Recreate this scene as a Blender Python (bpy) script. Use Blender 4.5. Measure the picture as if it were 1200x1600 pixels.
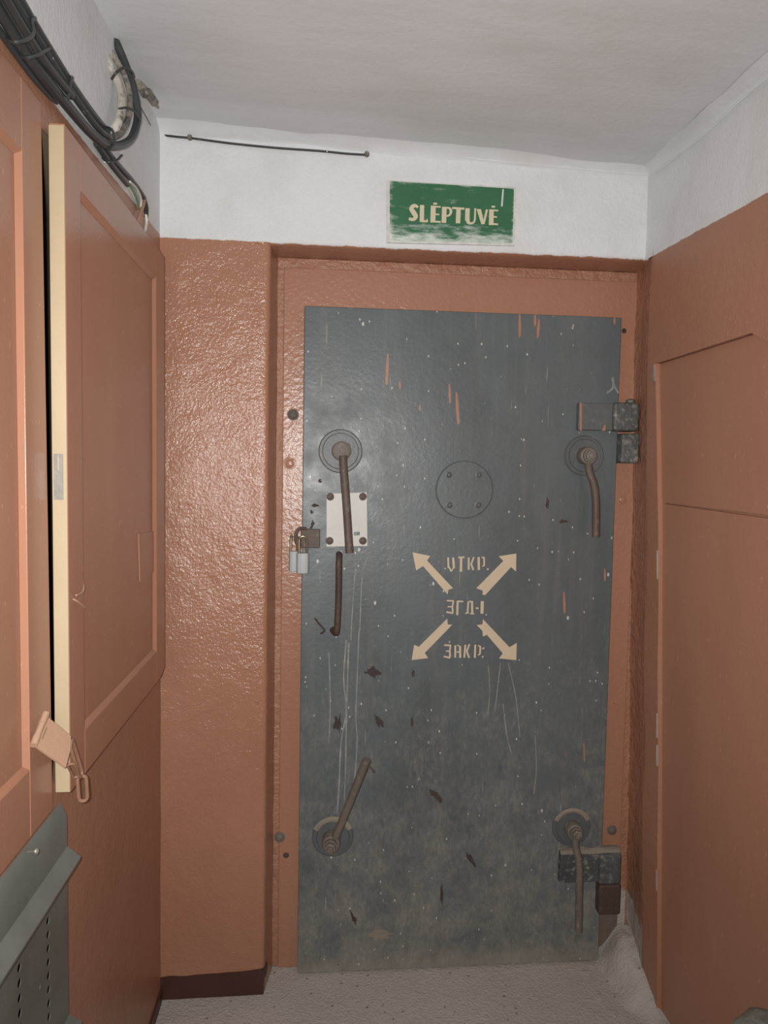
import bpy, bmesh, math, random
from mathutils import Vector, Matrix, noise

random.seed(7)
scene = bpy.context.scene
C = scene.collection
for o in list(bpy.data.objects):
    bpy.data.objects.remove(o, do_unlink=True)

# ------------------------------------------------------------------ camera
CAM_H = 1.54
FPX = 1100.0
YAW, PITCH, ROLL = math.radians(4.93), math.radians(3.414), math.radians(-1.005)
def cam_axes():
    cy, sy = math.cos(YAW), math.sin(YAW); cp, sp = math.cos(PITCH), math.sin(PITCH)
    cr, sr = math.cos(ROLL), math.sin(ROLL)
    F = Vector((sy * cp, cy * cp, -sp)); R = Vector((cy, -sy, 0)); D = F.cross(R)
    return cr * R + sr * D, -sr * R + cr * D, F
AX, AY, AF = cam_axes()
CAM = Vector((0, 0, CAM_H))
cam_data = bpy.data.cameras.new('camera')
cam = bpy.data.objects.new('camera', cam_data); C.objects.link(cam)
m = Matrix.Identity(4)
for i, v in enumerate((AX, -AY, -AF)):
    m[0][i], m[1][i], m[2][i] = v
m.translation = CAM
cam.matrix_world = m
cam_data.sensor_fit = 'VERTICAL'; cam_data.sensor_height = 24.0
cam_data.lens = FPX / 1600.0 * 24.0
cam_data.clip_start = 0.02
scene.camera = cam

# ------------------------------------------------------------------ world, light, exposure
world = bpy.data.worlds.new('world'); scene.world = world; world.use_nodes = True
world.node_tree.nodes['Background'].inputs[0].default_value = (0.8, 0.85, 0.9, 1)
world.node_tree.nodes['Background'].inputs[1].default_value = 0.0
# the only light: the flash of the phone that took the photograph, beside its lens (its glare shows on the glossy paint)
fl = bpy.data.lights.new('phone_flash_offscreen', 'SPOT'); fl.energy = 118.0; fl.shadow_soft_size = 0.012
fl.spot_size = math.radians(134); fl.spot_blend = 1.0
fl.color = (1.0, 0.985, 0.955)
flo = bpy.data.objects.new('phone_flash_offscreen', fl); C.objects.link(flo)
flo.location = CAM + AX * -0.028 + AY * -0.012
flo.rotation_euler = AF.to_track_quat('-Z', 'Y').to_euler()
vs = scene.view_settings
vs.view_transform = 'Standard'; vs.look = 'None'; vs.exposure = 0.08; vs.gamma = 1.0; vs.use_curve_mapping = False

# ------------------------------------------------------------------ pixel -> place
def ray(px, py):
    return AX * ((px - 600) / FPX) + AY * ((py - 800) / FPX) + AF
def PY(px, py, y):
    d = ray(px, py); return CAM + d * (y / d.y)
def PX(px, py, x):
    d = ray(px, py); return CAM + d * (x / d.x)
def PZ(px, py, z):
    d = ray(px, py); return CAM + d * ((z - CAM_H) / d.z)

# ------------------------------------------------------------------ materials
def srgb(r, g, b):
    f = lambda c: (c / 255 / 12.92) if c / 255 <= 0.04045 else ((c / 255 + 0.055) / 1.055) ** 2.4
    return (f(r), f(g), f(b), 1.0)

class NT:
    def __init__(s, name):
        s.m = bpy.data.materials.new(name); s.m.use_nodes = True
        s.n = s.m.node_tree.nodes; s.l = s.m.node_tree.links
        s.b = s.n['Principled BSDF']
        s.pos = s.n.new('ShaderNodeNewGeometry').outputs['Position']
    def link(s, a, b): s.l.new(a, b)
    def scaled(s, sc, loc=(0, 0, 0)):
        k = s.n.new('ShaderNodeMapping'); k.inputs['Scale'].default_value = sc; k.inputs['Location'].default_value = loc
        s.link(s.pos, k.inputs[0]); return k.outputs[0]
    def noise(s, scale, detail=4, rough=0.55, vec=None, dist=0.0):
        k = s.n.new('ShaderNodeTexNoise'); k.inputs['Scale'].default_value = scale
        k.inputs['Detail'].default_value = detail; k.inputs['Roughness'].default_value = rough
        k.inputs['Distortion'].default_value = dist
        s.link(vec or s.pos, k.inputs['Vector']); return k.outputs[0]
    def voro(s, scale, vec=None, rnd=1.0, feature='F1'):
        k = s.n.new('ShaderNodeTexVoronoi'); k.inputs['Scale'].default_value = scale
        k.feature = feature
        k.inputs['Randomness'].default_value = rnd
        s.link(vec or s.pos, k.inputs['Vector']); return k.outputs[0]
    def ramp(s, src, a, b, ca=(0, 0, 0, 1), cb=(1, 1, 1, 1)):
        k = s.n.new('ShaderNodeValToRGB'); e = k.color_ramp.elements
        e[0].position, e[0].color, e[1].position, e[1].color = a, ca, b, cb
        s.link(src, k.inputs[0]); return k.outputs[0]
    def math(s, op, a, b=0.0, clamp=False):
        k = s.n.new('ShaderNodeMath'); k.operation = op; k.use_clamp = clamp
        for i, v in enumerate((a, b)):
            if isinstance(v, (int, float)): k.inputs[i].default_value = v
            else: s.link(v, k.inputs[i])
        return k.outputs[0]
    def mapr(s, v, a, b, c=0.0, d=1.0):
        k = s.n.new('ShaderNodeMapRange'); s.link(v, k.inputs[0])
        for i, q in enumerate((a, b, c, d)): k.inputs[i + 1].default_value = q
        return k.outputs[0]
    def mix(s, fac, a, b):
        k = s.n.new('ShaderNodeMix'); k.data_type = 'RGBA'
        if isinstance(fac, (int, float)): k.inputs[0].default_value = fac
        else: s.link(fac, k.inputs[0])
        for i, v in ((6, a), (7, b)):
            if isinstance(v, tuple): k.inputs[i].default_value = v
            else: s.link(v, k.inputs[i])
        return k.outputs[2]
    def axis(s, i):
        k = s.n.new('ShaderNodeSeparateXYZ'); s.link(s.pos, k.inputs[0]); return k.outputs[i]
    def color(s, v):
        if isinstance(v, tuple): s.b.inputs['Base Color'].default_value = v
        else: s.link(v, s.b.inputs['Base Color'])
    def rough(s, v):
        if isinstance(v, (int, float)): s.b.inputs['Roughness'].default_value = v
        else: s.link(v, s.b.inputs['Roughness'])
    def bump(s, h, strength=0.3, dist=0.01):
        k = s.n.new('ShaderNodeBump'); k.inputs['Strength'].default_value = strength
        k.inputs['Distance'].default_value = dist
        s.link(h, k.inputs['Height']); s.link(k.outputs[0], s.b.inputs['Normal'])

ORANGE = srgb(166, 120, 97)
ORANGE_D = srgb(150, 105, 82)
WHITE = srgb(216, 219, 221)
PLASTER = srgb(178, 170, 160)

def orange_base(t, var=0.5, base=ORANGE, alt=ORANGE_D, vert=False):
    v = t.scaled((9, 9, 1.6)) if vert else t.scaled((3.5, 3.5, 2.5))
    c = t.mix(t.math('MULTIPLY', t.ramp(t.noise(1.0, 5, 0.6, v), 0.35, 0.75), var), base, alt)
    sp = t.ramp(t.noise(120, 2, 0.5), 0.70, 0.76)
    c = t.mix(t.math('MULTIPLY', sp, 0.35), c, srgb(222, 172, 146))
    return c

def mat_wall(name, border=2.158, slope=0.0, peel=0.5, rough=0.34, var=0.5, base=ORANGE, alt=ORANGE_D, slope_axis=1, ref=2.0, scuff=False):
    """orange enamel below, whitewash above a ragged hand-painted border"""
    t = NT(name)
    z = t.axis(2)
    if slope:
        z = t.math('ADD', z, t.math('MULTIPLY', t.math('SUBTRACT', t.axis(slope_axis), ref), -slope))
    w = t.math('ADD', z, t.math('MULTIPLY', t.math('SUBTRACT', t.noise(26, 5, 0.7), 0.5), 0.011))
    up = t.mapr(w, border - 0.001, border + 0.001)
    o = orange_base(t, var, base, alt)
    wn = t.mix(t.ramp(t.noise(5, 6, 0.65), 0.45, 0.8), WHITE, srgb(205, 205, 203))
    dirt = t.ramp(t.noise(9, 8, 0.75), 0.66, 0.78)
    wn = t.mix(t.math('MULTIPLY', dirt, 0.55), wn, srgb(170, 166, 160))
    sc = t.math('MULTIPLY', t.ramp(t.noise(1.0, 6, 0.7, t.scaled((16, 16, 2.2))), 0.55, 0.78), t.mapr(t.axis(2), 0.75, 0.25))
    o = t.mix(t.math('MULTIPLY', sc, 0.55 if scuff else 0.0), o, srgb(172, 146, 128))
    t.color(t.mix(up, o, wn))
    t.rough(t.mapr(up, 0, 1, rough, 0.8))
    n1 = t.noise(120, 3, 0.6); n2 = t.noise(26, 3, 0.5)
    h = t.math('ADD', t.math('MULTIPLY', n1, 0.75), n2)
    t.bump(h, peel, 0.0055)
    t.b.inputs['Specular IOR Level'].default_value = 0.5
    return t.m

def mat_paint(name, base, alt=None, rough=0.4, var=0.5, bump=0.1, bscale=60, spots=None, metallic=0.0, vert=False, scale=6):
    t = NT(name)
    alt = alt or tuple([c * 0.75 for c in base[:3]] + [1])
    v = t.scaled((scale * 3, scale * 3, scale * 0.5)) if vert else t.scaled((scale,) * 3)
    c = t.mix(t.math('MULTIPLY', t.ramp(t.noise(1.0, 6, 0.65, v), 0.35, 0.72), var), base, alt)
    if spots:
        col, lo, hi, sc = spots
        c = t.mix(t.ramp(t.noise(sc, 6, 0.7), lo, hi), c, col)
    t.color(c); t.rough(rough); t.b.inputs['Metallic'].default_value = metallic
    t.bump(t.noise(bscale, 4, 0.6), bump, 0.004)
    return t.m

M = {}
M['wall_back'] = mat_wall('back_wall_paint', 2.1605, peel=0.6, rough=0.19)
M['wall_left'] = mat_wall('left_wall_paint', 2.168, slope=0.045, peel=0.3, rough=0.4, scuff=True)
M['wall_right'] = mat_wall('right_wall_paint', 2.157, slope=0.045, peel=0.3, rough=0.5)
def jamb():
    t = NT('jamb_paint')
    z = t.math('ADD', t.axis(2), t.math('MULTIPLY', t.math('SUBTRACT', t.noise(16, 5, 0.7), 0.5), 0.22))
    chip = t.ramp(t.noise(22, 6, 0.75), 0.66, 0.69)
    bare = t.math('MAXIMUM', t.math('MULTIPLY', t.mapr(z, 0.20, 0.18), t.math('GREATER_THAN', t.axis(0), 0.7)), t.math('MULTIPLY', t.math('MULTIPLY', chip, t.math('GREATER_THAN', t.axis(0), 0.7)), t.mapr(t.axis(2), 0.75, 0.35)))
    o = orange_base(t, 0.7)
    t.color(t.mix(bare, o, PLASTER)); t.rough(t.mapr(bare, 0, 1, 0.38, 0.9))
    t.bump(t.math('ADD', t.noise(50, 4, 0.6), t.noise(20, 3, 0.5)), 0.9, 0.009)
    return t.m
M['jamb'] = jamb()
def ceiling_mat():
    t = NT('ceiling_limewash')
    v = t.scaled((1.2, 7, 4))
    c = t.mix(t.ramp(t.noise(1.0, 6, 0.65, v), 0.3, 0.75), WHITE, srgb(203, 204, 206))
    c = t.mix(t.math('MULTIPLY', t.ramp(t.noise(3, 4, 0.6), 0.52, 0.8), 0.4), c, srgb(186, 181, 179))
    sp = t.ramp(t.noise(1.0, 5, 0.7, t.scaled((10, 26, 10))), 0.68, 0.78)
    c = t.mix(t.math('MULTIPLY', sp, 0.6), c, srgb(228, 228, 227))
    t.color(c); t.rough(0.75)
    t.bump(t.math('ADD', t.noise(1.0, 5, 0.6, t.scaled((10, 30, 10))), t.noise(60, 3, 0.5)), 0.13, 0.006)
    return t.m
M['ceiling'] = ceiling_mat()
M['white'] = mat_paint('white_limewash', WHITE, srgb(200, 200, 198), 0.8, 0.6, 0.4, 40)
def floor_mat():
    t = NT('dusty_concrete')
    c = t.mix(t.ramp(t.noise(4, 7, 0.7), 0.3, 0.72), srgb(144, 135, 127), srgb(112, 104, 97))
    c = t.mix(t.ramp(t.noise(38, 6, 0.75), 0.6, 0.72), c, srgb(96, 88, 80))
    c = t.mix(t.math('MULTIPLY', t.ramp(t.voro(26), 0.10, 0.03), 0.6), c, srgb(205, 198, 190))
    t.color(c); t.rough(0.92)
    t.bump(t.math('ADD', t.noise(30, 7, 0.7), t.noise(140, 3, 0.5)), 0.6, 0.008)
    return t.m
M['floor'] = floor_mat()
M['plaster'] = mat_paint('bare_plaster', srgb(158, 149, 139), srgb(126, 117, 108), 0.95, 0.7, 0.6, 35)
def frame_mat():
    t = NT('door_frame_enamel')
    c = orange_base(t, 0.35)
    chip = t.ramp(t.noise(45, 5, 0.7), 0.70, 0.735)
    c = t.mix(t.math('MULTIPLY', chip, 0.6), c, srgb(120, 66, 46))
    zb = t.math('ADD', t.axis(2), t.math('MULTIPLY', t.math('SUBTRACT', t.noise(18, 6, 0.7), 0.5), 0.10))
    bare = t.math('MULTIPLY', t.mapr(zb, 0.245, 0.235), t.math('GREATER_THAN', t.axis(0), 0.8))
    c = t.mix(bare, c, t.mix(t.noise(30, 6, .7), srgb(128, 112, 100), srgb(96, 82, 72)))
    t.color(c); t.rough(0.3)
    t.bump(t.math('ADD', t.noise(85, 3, 0.55), t.math('MULTIPLY', t.noise(45, 3, 0.5), 0.6)), 0.45, 0.004)
    return t.m
M['frame'] = frame_mat()
M['frame_rough'] = M['jamb']
def wood(name, base, alt, rough=0.33):
    t = NT(name)
    c = t.mix(t.math('MULTIPLY', t.ramp(t.noise(1.0, 5, 0.6, t.scaled((4, 4, 1.2))), 0.35, 0.75), 0.6), base, alt)
    sp = t.ramp(t.noise(1.0, 2, 0.5, t.scaled((150, 150, 60))), 0.70, 0.76)
    c = t.mix(t.math('MULTIPLY', sp, 0.45), c, srgb(226, 170, 142))
    t.color(c); t.rough(rough)
    t.bump(t.math('ADD', t.noise(1.0, 4, 0.6, t.scaled((60, 60, 9))), t.noise(140, 2, 0.5)), 0.09, 0.004)
    return t.m
M['cab'] = wood('cabinet_enamel', ORANGE, ORANGE_D, 0.27)
M['board'] = wood('board_enamel', ORANGE, ORANGE_D, 0.45)
M['beige'] = mat_paint('old_beige_paint', srgb(174, 156, 128), srgb(158, 140, 112), 0.6, 0.5, 0.15, 60,
                       (srgb(150, 132, 100), 0.69, 0.73, 26))
M['lining'] = mat_paint('old_raw_timber', srgb(120, 98, 76), None, 0.9)
M['plinth'] = mat_paint('dark_brown_plinth_paint', srgb(74, 46, 38), srgb(56, 34, 28), 0.45, 0.6, 0.3, 40)

def slab():
    t = NT('grey_door_enamel')
    z = t.axis(2)
    c = t.mix(t.ramp(t.noise(1.0, 6, 0.6, t.scaled((5, 5, 1.6))), 0.3, 0.75), srgb(94, 101, 104), srgb(80, 86, 88))
    # brush / run streaks
    st = t.ramp(t.noise(1.0, 6, 0.7, t.scaled((34, 34, 1.5))), 0.52, 0.80)
    c = t.mix(t.math('MULTIPLY', st, 0.32), c, srgb(126, 122, 116))
    # grime and dust, thicker towards the foot of the door
    low = t.mapr(z, 1.15, 0.0, 0.0, 0.24)
    d = t.math('ADD', t.noise(9, 9, 0.75), low)
    c = t.mix(t.math('MULTIPLY', t.ramp(d, 0.60, 0.90), 0.6), c, srgb(122, 119, 110))
    dk = t.ramp(t.math('ADD', t.noise(14, 8, 0.75, t.scaled((1, 1, .5))), t.math('MULTIPLY', low, 0.35)), 0.62, 0.74)
    c = t.mix(t.math('MULTIPLY', dk, 0.5), c, srgb(58, 56, 52))
    foot = t.mapr(t.math('ADD', z, t.math('MULTIPLY', t.math('SUBTRACT', t.noise(30, 6, .7), .5), .12)), 0.07, 0.0)
    c = t.mix(t.math('MULTIPLY', foot, 0.7), c, srgb(140, 132, 116))
    fine = t.math('MULTIPLY', t.ramp(t.math('ADD', t.noise(90, 9, 0.85, t.scaled((1, 1, .45))), low), 0.56, 0.80), t.ramp(t.noise(9, 7, 0.75), 0.30, 0.62))
    c = t.mix(t.math('MULTIPLY', fine, 0.6), c, srgb(152, 148, 138))
    fl2 = t.ramp(t.math('ADD', t.noise(1.0, 6, 0.75, t.scaled((210, 210, 80))), t.math('MULTIPLY', low, 0.5)), 0.70, 0.76)
    c = t.mix(t.math('MULTIPLY', fl2, 0.6), c, srgb(168, 166, 158))
    # white paint spatter, two sizes
    dots = None
    for sc, thr in ((46, 0.11), (30, 0.085), (17, 0.075)):
        vv = t.scaled((1, 1, 0.62), (sc, 0, 0))
        k = t.n.new('ShaderNodeTexVoronoi'); k.inputs['Scale'].default_value = sc; t.link(vv, k.inputs['Vector'])
        gate = t.n.new('ShaderNodeSeparateColor'); t.link(k.outputs['Color'], gate.inputs[0])
        d1 = t.math('MULTIPLY', t.mapr(k.outputs[0], thr, thr * 0.55), t.math('GREATER_THAN', gate.outputs[0], 0.60))
        dots = d1 if dots is None else t.math('MAXIMUM', dots, d1)
    c = t.mix(t.math('MULTIPLY', dots, 0.8), c, srgb(206, 206, 200))
    # thin pale scratches
    sc = t.ramp(t.noise(1.0, 3, 0.5, t.scaled((160, 160, 7))), 0.72, 0.76)
    c = t.mix(t.math('MULTIPLY', sc, 0.5), c, srgb(172, 172, 166))
    # dark chips
    ch = t.ramp(t.noise(1.0, 4, 0.6, t.scaled((70, 70, 55))), 0.74, 0.77)
    c = t.mix(ch, c, srgb(36, 34, 34))
    t.color(c)
    t.rough(t.mapr(t.noise(12, 5, 0.6), 0.3, 0.7, 0.34, 0.52))
    t.bump(t.math('ADD', t.noise(90, 4, 0.6), t.math('MULTIPLY', t.noise(30, 4, 0.6), 0.5)), 0.22, 0.003)
    return t.m
M['slab'] = slab()
M['door_metal'] = mat_paint('grey_hardware_enamel', srgb(92, 97, 99), srgb(70, 72, 72), 0.45, 0.6, 0.4, 70,
                            (srgb(120, 114, 104), 0.56, 0.72, 24))
M['hinge'] = mat_paint('worn_hinge_paint', srgb(90, 92, 91), srgb(56, 56, 55), 0.55, 0.8, 0.8, 60,
                       (srgb(150, 144, 136), 0.52, 0.70, 55))
M['rust'] = mat_paint('rusty_steel', srgb(98, 86, 79), srgb(80, 64, 57), 0.6, 0.8, 0.5, 90,
                      (srgb(128, 116, 108), 0.56, 0.70, 45))
M['rust_dark'] = mat_paint('dark_rust', srgb(82, 64, 56), srgb(62, 48, 42), 0.65, 0.8, 0.5, 90,
                           (srgb(100, 86, 78), 0.58, 0.70, 50))
M['steel'] = mat_paint('dusty_steel', srgb(112, 104, 96), srgb(84, 78, 72), 0.55, 0.7, 0.4, 80,
                       (srgb(140, 130, 118), 0.55, 0.70, 40))
M['dust'] = mat_paint('thick_dust', srgb(142, 132, 120), srgb(112, 104, 94), 0.95, 0.6, 0.8, 60)
M['aluminium'] = mat_paint('white_painted_plate', srgb(204, 202, 196), srgb(186, 182, 176), 0.5, 0.5, 0.2, 80,
                           (srgb(120, 112, 104), 0.70, 0.75, 60))
M['stencil'] = mat_paint('cream_stencil_paint', srgb(200, 184, 158), srgb(186, 168, 142), 0.6, 0.5, 0.1, 60,
                         (srgb(120, 116, 106), 0.71, 0.75, 90))
M['drip'] = mat_paint('orange_paint_drip', ORANGE, None, 0.4, 0.3)
M['whitedrip'] = mat_paint('white_paint_run', srgb(150, 152, 150), srgb(104, 108, 108), 0.7, 1.0, 0.1, 60, scale=30)
M['chip'] = mat_paint('rusty_chip', srgb(60, 52, 50), srgb(76, 60, 54), 0.8, 0.6, 0.5, 60)
M['padlock'] = mat_paint('grey_padlock_enamel', srgb(168, 172, 172), srgb(150, 154, 154), 0.42, 0.4, 0.05)
M['shackle'] = mat_paint('worn_brass_steel', srgb(150, 138, 116), srgb(96, 84, 70), 0.35, 0.6, 0.05, metallic=0.8)
M['cable'] = mat_paint('black_cable_sheath', srgb(58, 61, 63), srgb(40, 42, 44), 0.42, 0.5, 0.1, 60,
                       (srgb(196, 196, 194), 0.74, 0.77, 40))
M['cable_paint'] = mat_paint('whitewashed_cable', srgb(190, 186, 178), srgb(150, 142, 132), 0.7, 0.6, 0.3, 60,
                             (srgb(96, 88, 82), 0.52, 0.62, 26))
def loop_cable():
    t = NT('smeared_cable')
    f = t.math('MULTIPLY', t.mapr(t.axis(1), 1.42, 1.50), t.ramp(t.noise(30, 6, 0.7), 0.40, 0.62))
    c = t.mix(f, srgb(56, 58, 60), srgb(150, 142, 132))
    t.color(t.mix(t.ramp(t.noise(40, 5, 0.7), 0.68, 0.72), c, srgb(196, 194, 190))); t.rough(0.5); return t.m
M['cable_mid'] = loop_cable()
M['wire_white'] = mat_paint('dirty_white_wire', srgb(208, 208, 200), srgb(176, 176, 166), 0.5)
M['wire_green'] = mat_paint('green_wire', srgb(92, 124, 92), srgb(150, 165, 148), 0.5)
M['wire_black'] = mat_paint('thin_black_wire', srgb(52, 54, 54), srgb(36, 38, 38), 0.5, 0.5, 0.1, 60,
                            (srgb(214, 214, 212), 0.62, 0.66, 60))
M['cab_metal'] = mat_paint('latch_enamel', srgb(172, 138, 116), srgb(154, 122, 100), 0.35, 0.5, 0.2, 60,
                           (srgb(126, 104, 84), 0.66, 0.72, 45))
M['chain'] = mat_paint('chain_enamel', srgb(150, 112, 90), srgb(112, 80, 62), 0.5, 0.8, 0.3, 80)
M['lockplate'] = mat_paint('bare_lock_plate', srgb(140, 136, 128), srgb(110, 108, 102), 0.45, 0.6, 0.3, 50, metallic=0.3)
def greymetal():
    t = NT('grey_sheet_metal')
    c = t.mix(t.ramp(t.noise(6, 6, 0.65), 0.35, 0.7), srgb(112, 114, 110), srgb(92, 92, 86))
    c = t.mix(t.math('MULTIPLY', t.ramp(t.noise(4, 5, 0.6), 0.5, 0.75), 0.5), c, srgb(98, 86, 76))
    sp = t.ramp(t.noise(70, 3, 0.5), 0.72, 0.76)
    c = t.mix(t.math('MULTIPLY', sp, 0.6), c, srgb(176, 178, 174))
    t.color(c); t.rough(0.36); t.bump(t.noise(30, 4, 0.6), 0.12, 0.004)
    return t.m
M['greymetal'] = greymetal()
def sign_mat():
    t = NT('sign_green_enamel')
    g = t.mix(t.ramp(t.noise(8, 5, 0.6), 0.4, 0.7), srgb(44, 100, 66), srgb(54, 108, 76))
    x, z = t.axis(0), t.axis(2)
    # brushed-over whitewash: worst along the foot and the two ends of the plate
    sm = t.noise(1.0, 6, 0.7, t.scaled((16, 16, 60)))
    lowz = t.mapr(z, 2.240, 2.183, 0.0, 0.34)
    hiz = t.mapr(z, 2.330, 2.345, 0.0, 0.26)
    le = t.mapr(x, 0.188, 0.172, 0.0, 0.17); re = t.mapr(x, 0.517, 0.528, 0.0, 0.26)
    k = t.math('ADD', sm, t.math('ADD', t.math('ADD', lowz, hiz), t.math('ADD', le, re)))
    c = t.mix(t.math('MULTIPLY', t.ramp(k, 0.60, 0.92), 0.95), g, srgb(214, 222, 216))
    t.color(c); t.rough(0.5); t.bump(t.noise(50, 4, 0.6), 0.15, 0.003)
    return t.m
M['sign'] = sign_mat()
M['sign_edge'] = mat_paint('sign_edge_whitewash', srgb(214, 216, 212), srgb(168, 170, 164), 0.8, 0.7, 0.5, 60, scale=40)
M['letter'] = mat_paint('cream_sign_paint', srgb(206, 196, 166), srgb(194, 188, 166), 0.6, 0.5)
M['rubble'] = mat_paint('grey_green_rubble', srgb(128, 130, 122), srgb(92, 94, 90), 0.9, 0.8, 0.6, 60, (srgb(188, 176, 168), 0.62, 0.7, 50), scale=20)

# ------------------------------------------------------------------ mesh helpers
class MB:
    def __init__(s): s.v = []; s.f = []
    def add(s, vs, fs):
        k = len(s.v); s.v += [Vector(p) for p in vs]; s.f += [tuple(i + k for i in f) for f in fs]; return s
    def box(s, a, b, M_=None):
        (x0, y0, z0), (x1, y1, z1) = a, b
        vs = [Vector(p) for p in ((x0, y0, z0), (x1, y0, z0), (x1, y1, z0), (x0, y1, z0), (x0, y0, z1), (x1, y0, z1), (x1, y1, z1), (x0, y1, z1))]
        if M_: vs = [M_ @ p for p in vs]
        return s.add(vs, [(3, 2, 1, 0), (4, 5, 6, 7), (0, 1, 5, 4), (1, 2, 6, 5), (2, 3, 7, 6), (3, 0, 4, 7)])
    def tube(s, pts, r, n=10, cap=True):
        pts = [Vector(p) for p in pts]; N = len(pts)
        rs = r if isinstance(r, (list, tuple)) else [r] * N
        T = [(pts[min(i + 1, N - 1)] - pts[max(i - 1, 0)]).normalized() for i in range(N)]
        u = T[0].orthogonal().normalized(); vs = []
        for i in range(N):
            u = (u - T[i] * u.dot(T[i])); u = u.normalized() if u.length > 1e-6 else T[i].orthogonal().normalized()
            w = T[i].cross(u)
            vs += [pts[i] + (u * math.cos(2 * math.pi * k / n) + w * math.sin(2 * math.pi * k / n)) * rs[i] for k in range(n)]
        fs = [(i * n + k, i * n + (k + 1) % n, (i + 1) * n + (k + 1) % n, (i + 1) * n + k) for i in range(N - 1) for k in range(n)]
        if cap: fs += [tuple(range(n))[::-1], tuple(range((N - 1) * n, N * n))]
        return s.add(vs, fs)
    def lathe(s, base, axis, prof, n=28):
        """prof: (distance along axis, radius) pairs; closed by caps"""
        base, a = Vector(base), Vector(axis).normalized(); u = a.orthogonal().normalized(); w = a.cross(u); vs = []
        for h, r in prof:
            vs += [base + a * h + (u * math.cos(2 * math.pi * k / n) + w * math.sin(2 * math.pi * k / n)) * r for k in range(n)]
        N = len(prof)
        fs = [(i * n + k, i * n + (k + 1) % n, (i + 1) * n + (k + 1) % n, (i + 1) * n + k) for i in range(N - 1) for k in range(n)]
        fs += [tuple(range(n))[::-1], tuple(range((N - 1) * n, N * n))]
        return s.add(vs, fs)
    def prism(s, poly, off):
        """flat polygon (3D points) thickened by the vector off"""
        poly = [Vector(p) for p in poly]; off = Vector(off); n = len(poly)
        vs = poly + [p + off for p in poly]
        fs = [tuple(range(n)), tuple(range(2 * n - 1, n - 1, -1))] + [(k, k + n, (k + 1) % n + n, (k + 1) % n) for k in range(n)]
        return s.add(vs, fs)
    def sheet(s, rows, close=False):
        """rows: list of equal-length point rows -> quad grid"""
        n = len(rows[0]); vs = [p for r in rows for p in r]
        fs = [(i * n + k, i * n + k + 1, (i + 1) * n + k + 1, (i + 1) * n + k) for i in range(len(rows) - 1) for k in range(n - 1)]
        return s.add(vs, fs)
    def build(s, name, mat, parent=None, smooth=False, bevel=0.0, origin=None, flip=False, seg=2):
        lo = Vector([min(p[i] for p in s.v) for i in range(3)]); hi = Vector([max(p[i] for p in s.v) for i in range(3)])
        org = Vector(origin) if origin else Vector(((lo.x + hi.x) / 2, (lo.y + hi.y) / 2, lo.z))
        me = bpy.data.meshes.new(name)
        me.from_pydata([p - org for p in s.v], [], s.f); me.update()
        bm = bmesh.new(); bm.from_mesh(me); bmesh.ops.recalc_face_normals(bm, faces=bm.faces)
        if flip: bmesh.ops.reverse_faces(bm, faces=bm.faces)
        bm.to_mesh(me); bm.free()
        if smooth:
            for p in me.polygons: p.use_smooth = True
        me.materials.append(M[mat] if isinstance(mat, str) else mat)
        ob = bpy.data.objects.new(name, me); C.objects.link(ob)
        if parent:
            ob.parent = parent; ob.location = org - wloc(parent)
        else: ob.location = org
        if bevel:
            b = ob.modifiers.new('bevel', 'BEVEL'); b.width = bevel; b.segments = seg; b.limit_method = 'ANGLE'; b.angle_limit = math.radians(35)
            for p in me.polygons: p.use_smooth = True
            ob.modifiers.new('weighted', 'WEIGHTED_NORMAL')
        elif smooth:
            e = ob.modifiers.new('split', 'EDGE_SPLIT'); e.split_angle = math.radians(32)
        return ob

def wloc(o):
    l = o.location.copy()
    while o.parent: o = o.parent; l += o.location
    return l
def empty(name, loc):
    o = bpy.data.objects.new(name, None); C.objects.link(o); o.location = loc; o.empty_display_size = 0.05; return o
def tag(o, label=None, cat=None, group=None, kind=None):
    for k, v in (('label', label), ('category', cat), ('group', group), ('kind', kind)):
        if v: o[k] = v
    return o
def curve(pts, n=6):
    """Catmull-Rom through pts"""
    pts = [Vector(p) for p in pts]; q = [pts[0] * 2 - pts[1]] + pts + [pts[-1] * 2 - pts[-2]]; out = []
    for i in range(1, len(q) - 2):
        a, b, c, d = q[i - 1:i + 3]
        for k in range(n):
            t = k / n
            out.append(0.5 * ((2 * b) + (c - a) * t + (2 * a - 5 * b + 4 * c - d) * t * t + (3 * b - a - 3 * c + d) * t ** 3))
    return out + [pts[-1]]
def nz(p, f=1.0, s=0.0): return noise.noise(Vector(p) * f + Vector((s, s * 1.7, s * 0.3)))
def lerp(a, b, t): return a + (b - a) * t
def slot_plate(mb, outer, hole, off):
    """thick plate of 4 corners with a 4-cornered slot cut right through it"""
    off = Vector(off); v = [Vector(p) for p in outer + hole]; v += [p + off for p in v]; f = []
    for k in range(4):
        n = (k + 1) % 4
        f += [(k, n, 4 + n, 4 + k), (8 + n, 8 + k, 12 + k, 12 + n), (k, 8 + k, 8 + n, n), (4 + n, 12 + n, 12 + k, 4 + k)]
    mb.add(v, f)
def frange(a, b, n): return [a + (b - a) * i / n for i in range(n + 1)]

# ------------------------------------------------------------------ the setting
YB = 2.0          # face of the pier and lintel
YF = 2.112        # back of the door recess
YS = 2.070        # face of the steel leaf
XL = -0.452
YN = -2.4         # the corridor's other end
def XR(z): return 0.915 + 0.03 * max(0.0, 1.85 - z)
def ceil_z(x, y):
    yy = max(y, 1.0)
    return 2.457 - 0.034 * (x - XL) + 0.046 * (yy - 2.0)
ZH = 2.156        # underside of the lintel

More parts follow.
